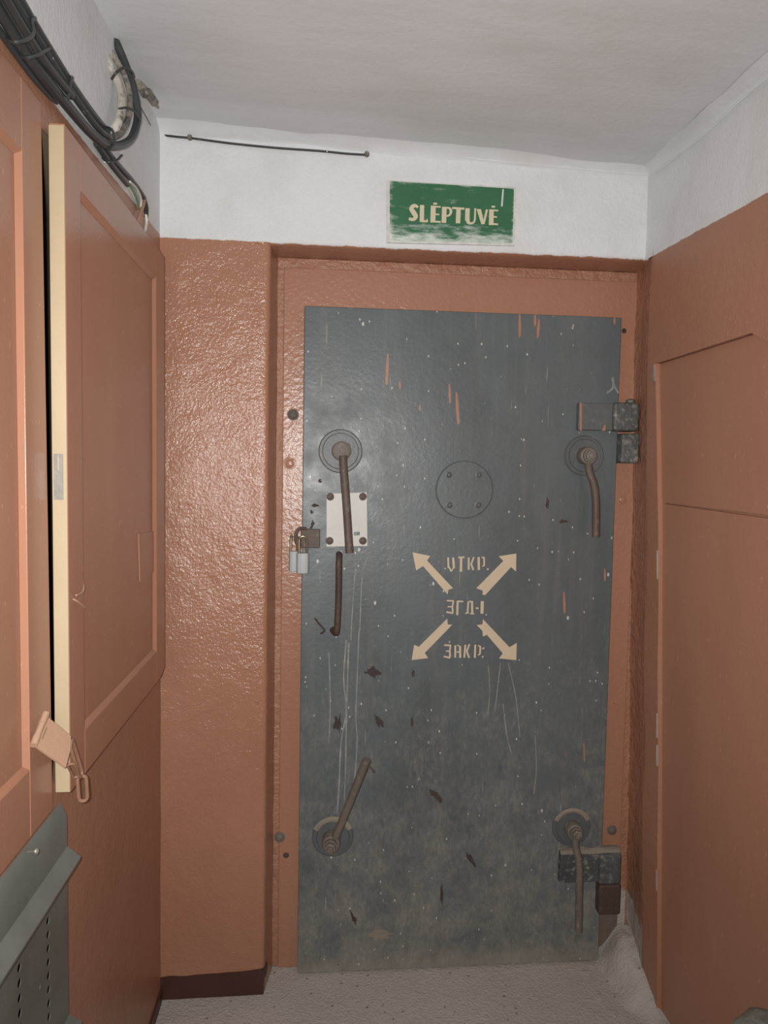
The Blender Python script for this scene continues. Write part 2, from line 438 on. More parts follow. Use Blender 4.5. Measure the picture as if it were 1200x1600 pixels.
mb = MB()
prof = [(x, YB) for x in frange(-0.50, -0.172, 16)] + [(-0.166, YB + .0007), (-0.160, YB + .003), (-0.156, YB + .008), (-0.1535, YB + .016)] + [(lerp(-0.1525, -0.140, t), lerp(YB + .03, YF, t)) for t in frange(0, 1, 4)]
rows = []
for z in frange(-0.01, ZH, 108):
    row = []
    for i, (x, y) in enumerate(prof):
        a, b = prof[max(i - 1, 0)], prof[min(i + 1, len(prof) - 1)]
        nx, ny = b[1] - a[1], -(b[0] - a[0]); l = math.hypot(nx, ny)
        d = (nz((x, y, z), 7) * 0.0025 + nz((x, y, z), 22, 3) * 0.0012) * min(1, max(0.15, (ZH - z) * 30))
        row.append((x + nx / l * d, y + ny / l * d, z))
    rows.append(row)
mb.sheet(rows)
rows = []
for x in frange(-0.50, 0.97, 74):
    s = min(1, max(0, (x + 0.172) / 0.02)); zc = ceil_z(x, YB) + 0.02; row = []
    pr = [(YB, z) for z in frange(zc, ZH + 0.02, 14)]
    rnd = [(YB + .0008, ZH + .012), (YB + .003, ZH + .006), (YB + .008, ZH + .002), (YB + .018, ZH), (YB + .06, ZH - .001), (YF + .01, ZH - .002)]
    st = [(YB, ZH + .012), (YB, ZH + .008), (YB, ZH + .004), (YB, ZH), (YB + .002, ZH - .001), (YB + .004, ZH - .002)]
    pr += [(lerp(a[0], b[0], s), lerp(a[1], b[1], s)) for a, b in zip(st, rnd)]
    for i, (y, z) in enumerate(pr):
        d = (nz((x, y, z), 6, 5) * 0.003 + nz((x, y, z), 24, 8) * 0.001) * (1 if i < 13 else .3)
        row.append((x, y + d, z + (nz((x, 0, 0), 18) * .002 if i >= 14 else 0)))
    rows.append(row)
mb.sheet(rows)
# masonry behind the frame closes the recess
mb.sheet([[(x, YF + .004, z) for x in frange(-0.2, 1.02, 6)] for z in frange(-0.01, ZH + .02, 8)])
wall_back = mb.build('wall_back', 'wall_back', smooth=True)
tag(wall_back, 'wall with glossy rough orange paint below whitewash around the recessed steel door', kind='structure')

# right wall: leans a little, with the splayed side of the door recess
RC = 0.012        # how far the boarded part lies behind the plaster
def edge_z(y): return 1.849 if y > 1.468 else max(1.20, 1.849 - 0.48 * (1.468 - y))
def edge_y(z): return 1.852 + 0.028 * min(1.0, z / 1.40) + 0.030 * max(0.0, z - 1.40) / 0.449
def wx(y, z): return XR(z) + nz((0, y, z), 4, 2) * 0.003
mb = MB()
ys_ = frange(YN, 0.95, 20)[:-1] + frange(0.95, 1.468, 16) + frange(1.468, 1.910, 14)[1:]
mb.sheet([[(wx(y, z), y, z) for y in ys_] for z in frange(1.849, 2.52, 14)])
mb.sheet([[(wx(y, lerp(edge_z(y), 1.849, t)), y, lerp(edge_z(y), 1.849, t)) for t in frange(0, 1, 6)] for y in ys_])
mb.sheet([[(wx(y, edge_z(y)) + o_, y, edge_z(y)) for o_ in (0, RC + .012)] for y in ys_])
zz = frange(-0.01, 1.849, 60)
mb.sheet([[(wx(lerp(edge_y(z), 1.956, t), z), lerp(edge_y(z), 1.956, t), z) for t in frange(0, 1, 4)] for z in zz])
mb.sheet([[(wx(edge_y(z), z) + o_, edge_y(z), z) for o_ in (0, RC + .012)] for z in zz])
mb.sheet([[(wx(y, z), y, z) for y in frange(1.910, 1.956, 3)] for z in frange(1.849, 2.52, 14)])
mb.sheet([[(wx(1.956, z), y, z) for y in (1.956, 1.98, 2.012)] for z in frange(ZH, 2.52, 8)])
mb.sheet([[(XR(z) + RC + .012, y, z) for y in frange(YN, 1.92, 10)] for z in (-.01, .6, 1.2, 1.86)])
wall_right = mb.build('wall_right', 'wall_right', smooth=True)
tag(wall_right, 'right corridor wall, orange below a whitewashed top strip', kind='structure')
mb = MB(); rows = []
for z in frange(-0.01, ZH + .012, 90):
    row = []
    for t in frange(0, 1, 8):
        y = lerp(1.950, YF + .01, t); x = XR(z) + lerp(0.0, 0.026, min(1, t * 1.4)) * (1 if z < ZH + .02 else 0)
        d = nz((x, y, z), 18, 11) * 0.0045 + nz((x, y, z), 45, 4) * 0.0025
        row.append((x + d * math.sin(math.pi * min(t, .7)), y, z))
    rows.append(row)
mb.sheet(rows)
tag(mb.build('trim_2', 'jamb', smooth=True), 'rough orange plaster return beside the steel door hinges', kind='structure')

# left wall around the cabinet niche (y0..y1, z0..z1), niche lined with timber
NY0, NY1, NZ0, NZ1 = 0.40, 1.890, 1.00, 2.07
mb = MB()
def lw(y0, y1, z0, z1):
    ny, nzv = max(1, int((y1 - y0) / .05)), max(1, int((z1 - z0) / .05))
    mb.sheet([[(XL + nz((0, y, z), 5, 9) * 0.002, y, z) for y in frange(y0, y1, ny)] for z in frange(z0, z1, nzv)])
HY0, HY1, HZ0, HZ1 = 0.60, 1.21, 0.60, 0.835    # added unseen hollow, keeps the cover's holes in shade
lw(YN, 2.01, -0.01, HZ0); lw(YN, 2.01, HZ1, NZ0); lw(YN, HY0, HZ0, HZ1); lw(HY1, 2.01, HZ0, HZ1); lw(YN, 2.01, NZ1, 2.50); lw(YN, NY0, NZ0, NZ1); lw(NY1, 2.01, NZ0, NZ1)
tag(mb.build('wall_left', 'wall_left', smooth=True), 'left corridor wall, orange below whitewash, behind the painted cabinet', kind='structure')
def hollow(y0, y1, z0, z1, xb, xf=XL):
    mb = MB()
    mb.sheet([[(xb, y0, z0), (xb, y1, z0)], [(xb, y0, z1), (xb, y1, z1)]])
    for z in (z0, z1): mb.sheet([[(xb, y0, z), (xb, y1, z)], [(xf, y0, z), (xf, y1, z)]])
    for y in (y0, y1): mb.sheet([[(xb, y, z0), (xb, y, z1)], [(xf, y, z0), (xf, y, z1)]])
    return mb
mb = hollow(NY0, NY1, NZ0, NZ1, XL - .16)
tag(mb.build('trim_3', 'lining'), 'plain timber lining of the cabinet niche', kind='structure')

tag(hollow(HY0, HY1 + .35, HZ0 - .10, HZ1 + .03, XL - .14, XL - .008).build('trim_7', 'plaster'), 'added plaster hollow behind the perforated metal cover, keeping its holes dark', kind='structure')
# ceiling
mb = MB(); rows = []
for y in frange(YN, 2.03, 70):
    rows.append([(x, y, ceil_z(x, y) + nz((x, y, 0), 3, 4) * 0.004 + nz((x, y, 0), 9, 6) * .0015) for x in frange(-0.50, 0.99, 40)])
mb.sheet(rows)
tag(mb.build('ceiling', 'ceiling', smooth=True), 'uneven grey whitewashed concrete ceiling', kind='structure')
# coving smeared into the ceiling joints
def cove(a, b, inward, w, name, label):
    mb = MB(); rows = []
    n = 60
    for i in range(n + 1):
        t = i / n; x, y = lerp(a[0], b[0], t), lerp(a[1], b[1], t); zc = ceil_z(x, y) + .002; row = []
        ww = w * (1 + 0.25 * nz((x, y, 0), 8, 3))
        for k in range(6):
            q = k / 5
            u = ww * q ** 1.3; dz = ww * .55 * (1 - q) ** 1.3
            row.append((x + inward[0] * (u - .004 * (1 - q)), y + inward[1] * (u - .004 * (1 - q)), zc - dz - .001 + nz((x * 3, y * 3, q), 14) * .0012))
        rows.append(row)
    mb.sheet(rows)
    tag(mb.build(name, 'white', smooth=True), label, kind='structure')
cove((XL - .01, YB), (0.93, YB), (0, -1), 0.050, 'trim_4', 'white plaster fillet between ceiling and door wall')
cove((0.915, 0.2), (0.915, YB), (-1, 0), 0.040, 'trim_5', 'white plaster fillet between ceiling and right wall')

# floor
mb = MB()
mb.sheet([[(x, y, nz((x, y, 0), 6, 1) * 0.003 + nz((x, y, 0), 25, 2) * 0.0015 - .002) for x in frange(-0.50, 1.05, 62)] for y in frange(YN, 2.14, 150)])
tag(mb.build('floor', 'floor', smooth=True), 'dusty grey concrete floor', kind='structure')
# far end of the corridor behind the photographer
mb = MB(); mb.sheet([[(x, YN, z) for x in frange(-0.50, 1.05, 4)] for z in frange(-0.01, 2.5, 4)])
tag(mb.build('wall_front', 'wall_left'), 'wall closing the corridor behind the photographer', kind='structure')

# dark skirting under the pier and along the left wall
mb = MB(); rows = []
for x in frange(-0.452, -0.158, 24):
    h = 0.062 + nz((x, 0, 0), 20) * .006 + (x + .452) * .035
    rows.append([(x, YB + .004, -0.005), (x, YB - .004, -0.005), (x, YB - .004 + nz((x, 1, 0), 20) * .001, h * .6), (x, YB - .003, h), (x, YB + .004, h + .001)])
rows.append([(-.1505, YB + .05, z) for z in (-.005, -.005, .04, .066, .066)])
mb.sheet(rows)
tag(mb.build('baseboard_back', 'plinth', smooth=True), 'dark brown skirting at the foot of the orange pier', kind='structure')
mb = MB(); mb.box((XL - .005, 0.2, -.005), (XL + .006, 1.99, 0.035))
tag(mb.build('baseboard_left', 'plinth', bevel=.002), 'thin dark skirting along the foot of the left wall', kind='structure')

# two flat boards over the lower right wall
def board(poly):
    mb = MB(); n = len(poly)
    vs = [(XR(z) + RC, y, z) for y, z in poly] + [(XR(z) + RC + .010, y, z) for y, z in poly]
    mb.add(vs, [tuple(range(n)), tuple(range(2 * n - 1, n - 1, -1))] + [(k, (k + 1) % n, (k + 1) % n + n, k + n) for k in range(n)])
    return mb.build('board', 'board', wall_right, bevel=.0012)
board([(edge_y(1.47) - .001, 1.4625), (1.908, 1.848), (1.468, 1.848), (0.45, edge_z(.45) - .001), (0.45, 1.3)] [:4] + [(0.45, 1.350), (0.90, 1.4535)])
board([(edge_y(1.45) - .001, 1.4605), (0.90, 1.4425), (0.90, 0.01), (edge_y(0) - .001, 0.01), (edge_y(.7) - .001, 0.70)])
def edge_chip(z0, z1, w, seed):
    mb = MB(); n = 8; pts = []
    for k in range(n + 1):
        z = lerp(z0, z1, k / n); pts.append((XR(z) - .004, edge_y(z) + .0005, z))
    for k in range(n, -1, -1):
        z = lerp(z0, z1, k / n); pts.append((XR(z) - .004, edge_y(z) + w * (.6 + .7 * nz((z * 40, seed, 0), 1)), z))
    mb.prism(pts, (.006, 0, 0)).build('paint_chip', 'plaster', wall_right)
for z0, z1, w, sd in ((1.80, 1.846, .016, 1), (1.25, 1.33, .004, 2), (0.80, 0.87, .005, 4), (0.72, 0.78, .006, 5), (0.36, 0.42, .005, 6)): edge_chip(z0, z1, w, sd)
# broken plaster heap in the hinge-side corner
mb = MB(); rows = []
sm = lambda v: (lambda q: q * q * (3 - 2 * q))(min(1, max(0, v)))
for t in frange(0, 1, 24):
    x = lerp(0.80, 1.0, t); row = []
    for s in frange(0, 1, 24):
        y = lerp(1.78, 2.108, s)
        h = 0.098 * sm((x - .862 + nz((x, y, 1), 9) * .03) / .10) * sm((s + nz((x, y, 2), 9) * .12) / .85) + nz((x, y, 0), 26) * .009 + nz((x, y, 0), 60, 3) * .005 - .004
        row.append((x, y, max(-.006, h)))
    rows.append(row)
mb.sheet(rows)
tag(mb.build('trim_6', 'floor', smooth=True), 'pale broken plaster heaped in the corner below the lower hinge', kind='structure')

bz = PY(402, 1095, YB); tag(MB().lathe(bz + Vector((0, .003, 0)), (0, -1, 0), [(0, .006), (.006, .006), (.008, .003)], 12).build('wall_plug', 'wall_back', wall_back, smooth=True))
# ------------------------------------------------------------------ door frame
trim1 = empty('trim_1', (0.40, YF, 0)); tag(trim1, 'orange painted steel frame around the grey shelter door', kind='structure')
FX0, FX1, FT = -0.139, 0.945, ZH - .002
mb = MB()
def ring(mb, x0, x1, zt, y0, y1, ix0, ix1, izt):
    mb.prism([(x0, y0, 0), (x0, y0, zt), (x1, y0, zt), (x1, y0, 0), (ix1, y0, 0), (ix1, y0, izt), (ix0, y0, izt), (ix0, y0, 0)], (0, y1 - y0, 0))
ring(mb, FX0 - .01, 0.985, FT, YF - .002, YF + .012, -0.115, 0.90, FT - .04)
mb.build('plaster_edge', 'frame_rough', trim1, bevel=.004)
mb = MB(); ring(mb, FX0 + .016, 0.957, FT - .030, YF - .008, YF + .012, 0.0, 0.84, 1.93)
mb.build('frame_plate', 'frame', trim1, bevel=.003)
def bolt(px, py, y, r, mat, parent, name='bolt', h=.008, n=12):
    mb = MB(); p = PY(px, py, y)
    mb.lathe(p + Vector((0, .002, 0)), (0, -1, 0), [(0, r * 1.5), (.003, r * 1.5), (.004, r), (h, r * .95), (h + .002, r * .5)], n)
    return mb.build(name, mat, parent, smooth=True)
for px, py, r, mt in ((458, 648, .0115, 'rust'), (453, 724, .013, 'frame'), (437, 1308, .011, 'steel'), (447, 1336, .006, 'rust_dark'), (972, 781, .011, 'frame'), (956, 1297, .011, 'steel'), (975, 517, .005, 'chip'), (950, 1326, .006, 'rust_dark')):
    bolt(px, py, YF - .008, r, mt, trim1)

# ------------------------------------------------------------------ steel door
door = empty('door_1', (0.41, YS + .02, 0.0)); tag(door, 'heavy dark grey steel shelter door with crank handles and stencilled arrows', kind='structure')
SX0, SX1, SZ0, SZ1 = -0.062, 0.883, 0.004, 2.008
mb = MB(); mb.box((SX0, YS, SZ0), (SX1, YF - .009, SZ1)); mb.build('door_leaf', 'slab', door, bevel=.003)

def q(px, py, y=YS): return PY(px, py, y)
def stroke_poly(a, b, w):
    a, b = Vector(a), Vector(b); d = (b - a).normalized(); n_ = Vector((-d.y, d.x)) * w / 2
    return [a + n_, b + n_, b - n_, a - n_]
def flat_mark(name, polys, y, mat, parent, t=.0006, xf=lambda p: p):
    mb = MB()
    for i, poly in enumerate(polys): mb.prism([PY(*xf(p), y) for p in poly], (0, -t - i * .00012, 0))
    return mb.build(name, mat, parent)
# stencils, in coordinates of one enlarged view of the photograph
sx = lambda p: (600 + p[0] / 5.217, 840 + p[1] / 5.217)
arrows = [[(233, 120), (377, 150), (350, 187), (563, 413), (525, 425), (518, 463), (318, 232), (300, 243), (262, 268)],
          [(1078, 130), (1076, 277), (1035, 240), (825, 468), (802, 465), (805, 432), (752, 413), (972, 190), (935, 152)],
          [(225, 998), (246, 873), (283, 890), (515, 660), (520, 708), (556, 710), (332, 940), (360, 982)],
          [(1078, 998), (937, 985), (968, 943), (838, 792), (806, 806), (802, 760), (755, 712), (802, 707), (806, 664), (1022, 893), (1082, 858)]]
for a in arrows: flat_mark('stencil_arrow', [a], YS, 'stencil', door, xf=sx)
letters = [
 [(522, 160, 525, 248, 14), (563, 163, 570, 250, 18), (525, 232, 548, 276, 12), (548, 276, 565, 245, 10)],
 [(605, 160, 656, 161, 13), (628, 162, 627, 278, 19)],
 [(690, 162, 690, 263, 15), (732, 158, 711, 214, 13), (708, 210, 728, 264, 15)],
 [(771, 158, 773, 264, 19), (795, 160, 818, 164, 11), (815, 162, 816, 228, 13), (818, 229, 798, 234, 9)],
 [(838, 257, 852, 257, 14)],
 [(512, 514, 568, 516, 12), (566, 514, 557, 566, 12), (518, 563, 560, 563, 10), (557, 564, 560, 612, 14), (508, 606, 562, 616, 14)],
 [(600, 516, 597, 632, 17), (600, 518, 646, 521, 12)],
 [(687, 522, 681, 612, 14), (662, 617, 690, 612, 11), (690, 520, 722, 521, 11), (717, 520, 719, 618, 17), (700, 618, 736, 622, 10)],
 [(748, 575, 771, 575, 13)],
 [(801, 518, 798, 620, 25)],
 [(490, 876, 546, 879, 13), (542, 876, 535, 928, 12), (504, 925, 540, 925, 10), (536, 926, 538, 974, 14), (486, 968, 540, 979, 13)],
 [(581, 878, 580, 978, 15), (619, 882, 621, 980, 17), (594, 876, 612, 880, 8), (592, 932, 614, 932, 10)],
 [(663, 873, 654, 978, 15), (697, 868, 674, 926, 13), (673, 922, 694, 980, 15)],
 [(744, 873, 740, 980, 15), (766, 880, 788, 886, 10), (785, 886, 782, 946, 14), (786, 945, 766, 958, 10)],
 [(798, 972, 810, 972, 13), (801, 905, 808, 905, 10)]]
for L in letters:
    flat_mark('stencil_letter', [stroke_poly((a, b), (c, d), w) for a, b, c, d, w in L], YS, 'stencil', door, xf=sx)

# orange drips, white runs and rusty chips on the leaf
def taper(x0, y0, x1, y1, w):
    return [(x0 - w * .25, y0), (x0 + w * .25, y0), (lerp(x0, x1, .5) + w * .5, lerp(y0, y1, .5)), (x1 + w * .4, y1 - 2), (x1, y1 + 1), (x1 - w * .4, y1 - 2), (lerp(x0, x1, .5) - w * .5, lerp(y0, y1, .5))]
for d in ((606, 553, 604, 601, 5), (624, 596, 625, 607, 3.5), (702, 600, 703, 630, 4), (713, 613, 716, 663, 5), (812, 491, 812, 527, 4.5), (836, 491, 836, 510, 4), (842, 499, 840, 528, 4.5), (960, 496, 960, 507, 3.5), (656, 633, 656, 642, 3), (881, 925, 882, 958, 4), (945, 888, 945, 908, 3), (912, 1160, 913, 1190, 2.5)):
    flat_mark('paint_drip', [taper(*d)], YS, 'drip', door, .0008)
runs = [([(541, 1000), (537, 1060), (541, 1110), (533, 1160), (530, 1220), (527, 1270)], 2.4), ([(545, 1005), (543, 1060), (541, 1130), (540, 1200), (538, 1248)], 2.2),
        ([(561, 985), (558, 1060), (556, 1120), (558, 1160), (553, 1230)], 1.6), ([(556, 880), (552, 930), (548, 1000)], 1.4), ([(575, 870), (566, 900), (562, 985)], 1.4), ([(514, 1020), (516, 1100), (514, 1160)], 1.4),
        ([(876, 1258), (875, 1290), (872, 1340)], 1.8), ([(763, 1040), (765, 1080), (762, 1118)], 1.2), ([(782, 1036), (778, 1070), (773, 1112)], 1.2), ([(794, 1036), (806, 1090), (812, 1150)], 1.4), ([(786, 1100), (792, 1150), (800, 1180)], 1.2), ([(957, 590), (958, 605), (948, 614)], 3), ([(958, 600), (966, 614)], 3), ([(836, 1150), (838, 1200), (834, 1240)], 1.4)]
for pts, w in runs:
    P = curve([(x, y, 0) for x, y in pts], 4)
    polys = [stroke_poly((a.x, a.y - .5), (b.x, b.y + .5), w * (0.7 + 0.6 * random.random())) for a, b in zip(P, P[1:])]
    flat_mark('paint_run', polys, YS, 'whitedrip', door, .0005)
def blob(cx, cy, rx, ry, ang, seed, n=26):
    out = []
    for k in range(n):
        a = 2 * math.pi * k / n; r = .85 + 0.8 * nz((math.cos(a), math.sin(a), seed), 2.6)
        x, y = math.cos(a) * rx * r, math.sin(a) * ry * r
        out.append((cx + x * math.cos(ang) - y * math.sin(ang), cy + x * math.sin(ang) + y * math.cos(ang)))
    return out
for i, (cx, cy, rx, ry, a) in enumerate(((855, 786, 3, 9, 0), (880, 815, 7, 3.5, -.1), (583, 1050, 14, 8, .35), (592, 1128, 13, 5, .85), (528, 1130, 6, 16, .1), (680, 1243, 13, 6, 1.0), (735, 1342, 14, 5, .9), (553, 1436, 3, 11, -.4), (645, 1052, 2.5, 7, 0), (644, 1128, 2.5, 9, 0), (500, 752, 3.5, 3.5, 0), (488, 820, 3, 7, .3), (492, 790, 6, 3, 0), (487, 800, 3, 3, 0), (690, 1395, 2.5, 22, 0))):
    flat_mark('rust_chip', [blob(cx, cy, rx, ry, a, i * 3.1)], YS, 'chip', door, .0005)
flat_mark('bare_patch', [blob(595, 1461, 18, 9, .05, 77, 18)], YS, 'dust', door, .0006)

# round inspection cover with four bolts
c0 = q(725, 765); cov = MB().lathe(c0 + Vector((0, .001, 0)), (0, -1, 0), [(0, .086), (.009, .086), (.0115, .083), (.0115, .04), (.0115, .001)], 48).build('inspection_cover', 'slab', door, smooth=True)
for px, py in ((701, 742), (748, 742), (702, 789), (747, 789)): bolt(px, py, YS - .0105, .0075, 'door_metal', cov, 'bolt', .008, 6)

# lock plate
mb = MB(); pl = [q(510, 771), q(573, 769), q(574, 853), q(510, 854)]
slot_plate(mb, pl, [q(553, 831.5), q(562, 831), q(562, 836), q(553, 836.5)], (0, -.004, 0)); lock = mb.build('lock_plate', 'aluminium', door, bevel=.0012)
for px, py in ((516, 776), (567, 776), (515, 845), (567, 845)): bolt(px, py, YS - .004, .0078, 'rust', lock, 'rivet', .006)

# crank handles: rod, with collar, boss and nut as pieces of it
def crank(disc, r_out, r_in, hub, hub_y, hub_r, rod, rod_r, mat, dusty=None, label=None):
    d = q(*disc)
    h = MB().tube(curve([PY(px, py, y) for px, py, y in rod], 5), rod_r, 14).build('crank_handle', mat, door, smooth=True)
    if label: h['label'] = label
    MB().lathe(d + Vector((0, .001, 0)), (0, -1, 0), [(0, r_out), (.006, r_out), (.009, r_out - .003), (.009, r_in), (.0135, r_in - .002), (.0135, .02)], 40).build('collar', 'door_metal', h, smooth=True)
    e = PY(*hub, hub_y); b = Vector((d.x, YS - .012, d.z)); ax = e - b
    b = Vector((lerp(d.x, e.x, .35), YS - .012, lerp(d.z, e.z, .35))); ax = e - b; L = ax.length
    MB().lathe(b, ax, [(0, hub_r), (L * .55, hub_r), (L * .6, hub_r * .92), (L * .62, hub_r * .72), (L * .78, hub_r * .72), (L * .8, hub_r * .45)], 24).build('boss', 'steel', h, smooth=True)
    MB().lathe(b + ax * .78, ax, [(0, hub_r * .62), (L * .17, hub_r * .62), (L * .19, hub_r * .35), (L * .27, hub_r * .33), (L * .28, hub_r * .1)], 6).build('nut', 'steel', h)
    if dusty:
        mbd = MB(); rows = []
        for a in frange(math.radians(25), math.radians(155), 24):
            row = []
            for s in frange(0, 1, 4):
                rr = lerp(r_in - .004, r_out + .003, s) + nz((math.cos(a) * 3, s, d.x), 5) * .002
                row.append(d + Vector((math.cos(a) * rr, -.0095 - .0045 * math.sin(math.pi * s) * math.sin(a), math.sin(a) * rr)))
            rows.append(row)
        mbd.sheet(rows).build('dust_crust', 'dust', h, smooth=True)
    return h
crank((532, 705), .064, .053, (535, 704), 2.022, .028, [(536, 712, 2.034), (537, 735, 2.030), (541, 785, 2.024), (546, 864, 2.016)], .0118, 'rust')
crank((912, 712), .060, .050, (925, 712), 1.992, .026, [(919, 722, 2.030), (921, 738, 2.024), (928, 758, 2.020), (931, 785, 2.018), (931, 839, 2.016)], .0118, 'rust')
crank((520, 1306), .062, .050, (516, 1328), 1.985, .027, [(524, 1308, 2.020), (533, 1287, 2.010), (552, 1240, 1.985), (573, 1187, 1.955)], .0122, 'steel', True)
crank((892, 1291), .060, .050, (903, 1307), 1.992, .025, [(898, 1305, 2.028), (900, 1325, 2.022), (905, 1352, 2.014), (905, 1400, 2.014), (904, 1454, 2.016)], .0115, 'steel', True)
MB().tube(curve([PY(577, 1197, 1.965), PY(581, 1202, 1.972), PY(584, 1206, 1.98)], 3), .003, 8).build('pin', 'steel', bpy.data.objects['crank_handle.002'], smooth=True)
# pull handle
mb = MB(); mb.tube(curve([q(530, 866, YS), q(530, 871, YS - .022), q(529.5, 882, YS - .034), q(529, 930, YS - .034), q(527, 978, YS - .034), q(525, 989, YS - .026), q(520, 984, YS)], 5), .0098, 12)
mb.build('pull_handle', 'rust_dark', door, smooth=True)
mb = MB(); mb.tube(curve([q(492, 966, YS), q(498, 974, YS - .008), q(507, 985, YS - .010), q(501, 990, YS - .004)], 4), .0026, 8)
mb.build('wire_hook', 'chip', door, smooth=True)

# hinges: strap on the leaf with its knuckle, lower knuckle on the frame
def hinge(strap, knuckle, low, dusty):
    def blk(name, r, y0, y1, mat, par, bev=.003):
        a, b = PY(r[0], r[1], y0), PY(r[2], r[3], y0)
        return MB().box((a.x, y0, b.z), (b.x, y1, a.z)).build(name, mat, par, bevel=bev)
    h = blk('hinge', strap, YS - .022, YS, 'door_metal' if not dusty else 'hinge', door)
    blk('upper_knuckle', knuckle, YS - .034, YS + .026, 'hinge', h, .010)
    blk('lower_knuckle', low, YS - .030, YF - .004, 'hinge' if not dusty else 'rust_dark', h, .008)
    return h
h = hinge((905, 629, 962, 673), (960, 628, 999, 674), (972, 677, 999, 724), False)
p = PY(984, 627, YS); MB().lathe((p.x, YS - .004, p.z - .006), (0, 0, 1), [(0, .013), (.008, .013), (.012, .008)], 16).build('hinge_pin', 'hinge', h, smooth=True)
flat_mark('paint_drip', [[(906, 629), (909, 630), (909, 673), (906, 673)], [(944, 664), (946, 664), (946, 673), (940, 673)]], YS - .0222, 'drip', door, .0008)
h = hinge((876, 1333, 940, 1378), (938, 1336, 971, 1383), (937, 1384, 970, 1430), True)
mb = MB(); rows = []
a, b = PY(876, 1333, YS - .022), PY(971, 1336, YS - .03)
for x in frange(a.x, b.x, 30):
    rows.append([(x, y, a.z - .001 - (.003 if s in (0, 1) else 0) + .012 * math.sin(math.pi * s) ** .6 * (.7 + .5 * nz((x, s, 0), 18))) for s, y in ((s, lerp(YS - .024, YS + .012, s)) for s in frange(0, 1, 6))])
mb.sheet(rows).build('dust_crust', 'dust', h, smooth=True)

# hasp: bracket on the leaf and staple eye
mb = MB(); a, b = q(470, 826), q(500, 856)
mb.box((a.x, YS - .010, b.z), (b.x, YS, a.z)); hasp = mb.build('hasp', 'rust', door, bevel=.003)
mb = MB(); pts = [q(470, 854, YS - .012), q(463, 848, YS - .018), q(462, 835, YS - .022), q(468, 826, YS - .018), q(478, 826, YS - .008)]
mb.tube(curve(pts, 6), .005, 10); mb.build('staple', 'rust', hasp, smooth=True)

# ------------------------------------------------------------------ padlocks
def padlock(px0, px1, py0, py1, y, sh_top, label, tilt=0.0):
    a, b = PY(px0, py0, y), PY(px1, py1, y); cx = (a.x + b.x) / 2; w = (b.x - a.x); z0, z1 = b.z, a.z
    root = empty('padlock', (cx, y, z0)); tag(root, label, 'padlock', 'padlocks on the steel door hasp')
    d = .0095
    prof = [(-w / 2, .004), (-w / 2 + .004, -d * .72), (0, -d), (w / 2 - .004, -d * .72), (w / 2, .004), (w / 2 - .005, d), (-w / 2 + .005, d)]
    MB().prism([(cx + x, y + yy, z0) for x, yy in prof], (0, 0, z1 - z0)).build('body', 'padlock', root, bevel=.0018)
    r = w * .30; top = PY((px0 + px1) / 2, sh_top, y).z
    pts = [(cx - r, y, z1 - .004), (cx - r, y, top - r)] + [(cx - r * math.cos(t), y + .004 * math.sin(t), top - r + r * math.sin(t)) for t in frange(.3, math.pi - .3, 8)] + [(cx + r, y, top - r), (cx + r, y, z1 - .004)]
    MB().tube(pts, .0036, 10).build('shackle', 'shackle', root, smooth=True)
    return root
padlock(451, 467, 861, 893, YS - .020, 836, 'grey padlock nearest the frame, partly behind the other padlock')
padlock(463, 483, 864, 896, YS - .043, 838, 'grey padlock hanging in front of the other padlock on the hasp')

# ------------------------------------------------------------------ sign
sg = empty('shelter_sign', tuple(PY(705, 382, YB))); tag(sg, 'green sign plate lettered in cream, smeared with whitewash, above the steel door', 'sign')
ys = YB - .006
mb = MB(); mb.prism([PY(604, 281, ys), PY(806, 292, ys), PY(804, 384, ys), PY(604, 379, ys)], (0, .009, 0)); mb.build('sign_edge', 'sign_edge', sg, bevel=.001)
mb = MB(); mb.prism([PY(609, 283, ys), PY(803, 295, ys), PY(801, 380, ys), PY(609, 376, ys)], (0, -.0008, 0)); mb.build('sign_plate', 'sign', sg)
lx = lambda p: (560 + p[0] / 4, 240 + p[1] / 4)
def path_polys(pts, ws):
    return [stroke_poly(a, b, (w0 + w1) / 2) for (a, w0), (b, w1) in zip(zip(pts, ws), list(zip(pts, ws))[1:])]
def thick(pts, ws):
    P = curve([(x, y, w) for (x, y), w in zip(pts, ws)], 5)
    L_, R_ = [], []
    for i, p_ in enumerate(P):
        d = P[min(i + 1, len(P) - 1)] - P[max(i - 1, 0)]; d.z = 0; d.normalize(); w = p_.z / 2
        L_.append((p_.x - d.y * w, p_.y + d.x * w)); R_.append((p_.x + d.y * w, p_.y - d.x * w))
    return [[L_[i], L_[i + 1], R_[i + 1], R_[i]] for i in range(len(P) - 1)]
SL = lambda a, b, w: stroke_poly(a, b, w)
S = thick([(374, 336), (350, 326), (330, 344), (346, 372), (358, 396), (342, 414), (314, 410)], [14, 22, 26, 30, 26, 20, 16])
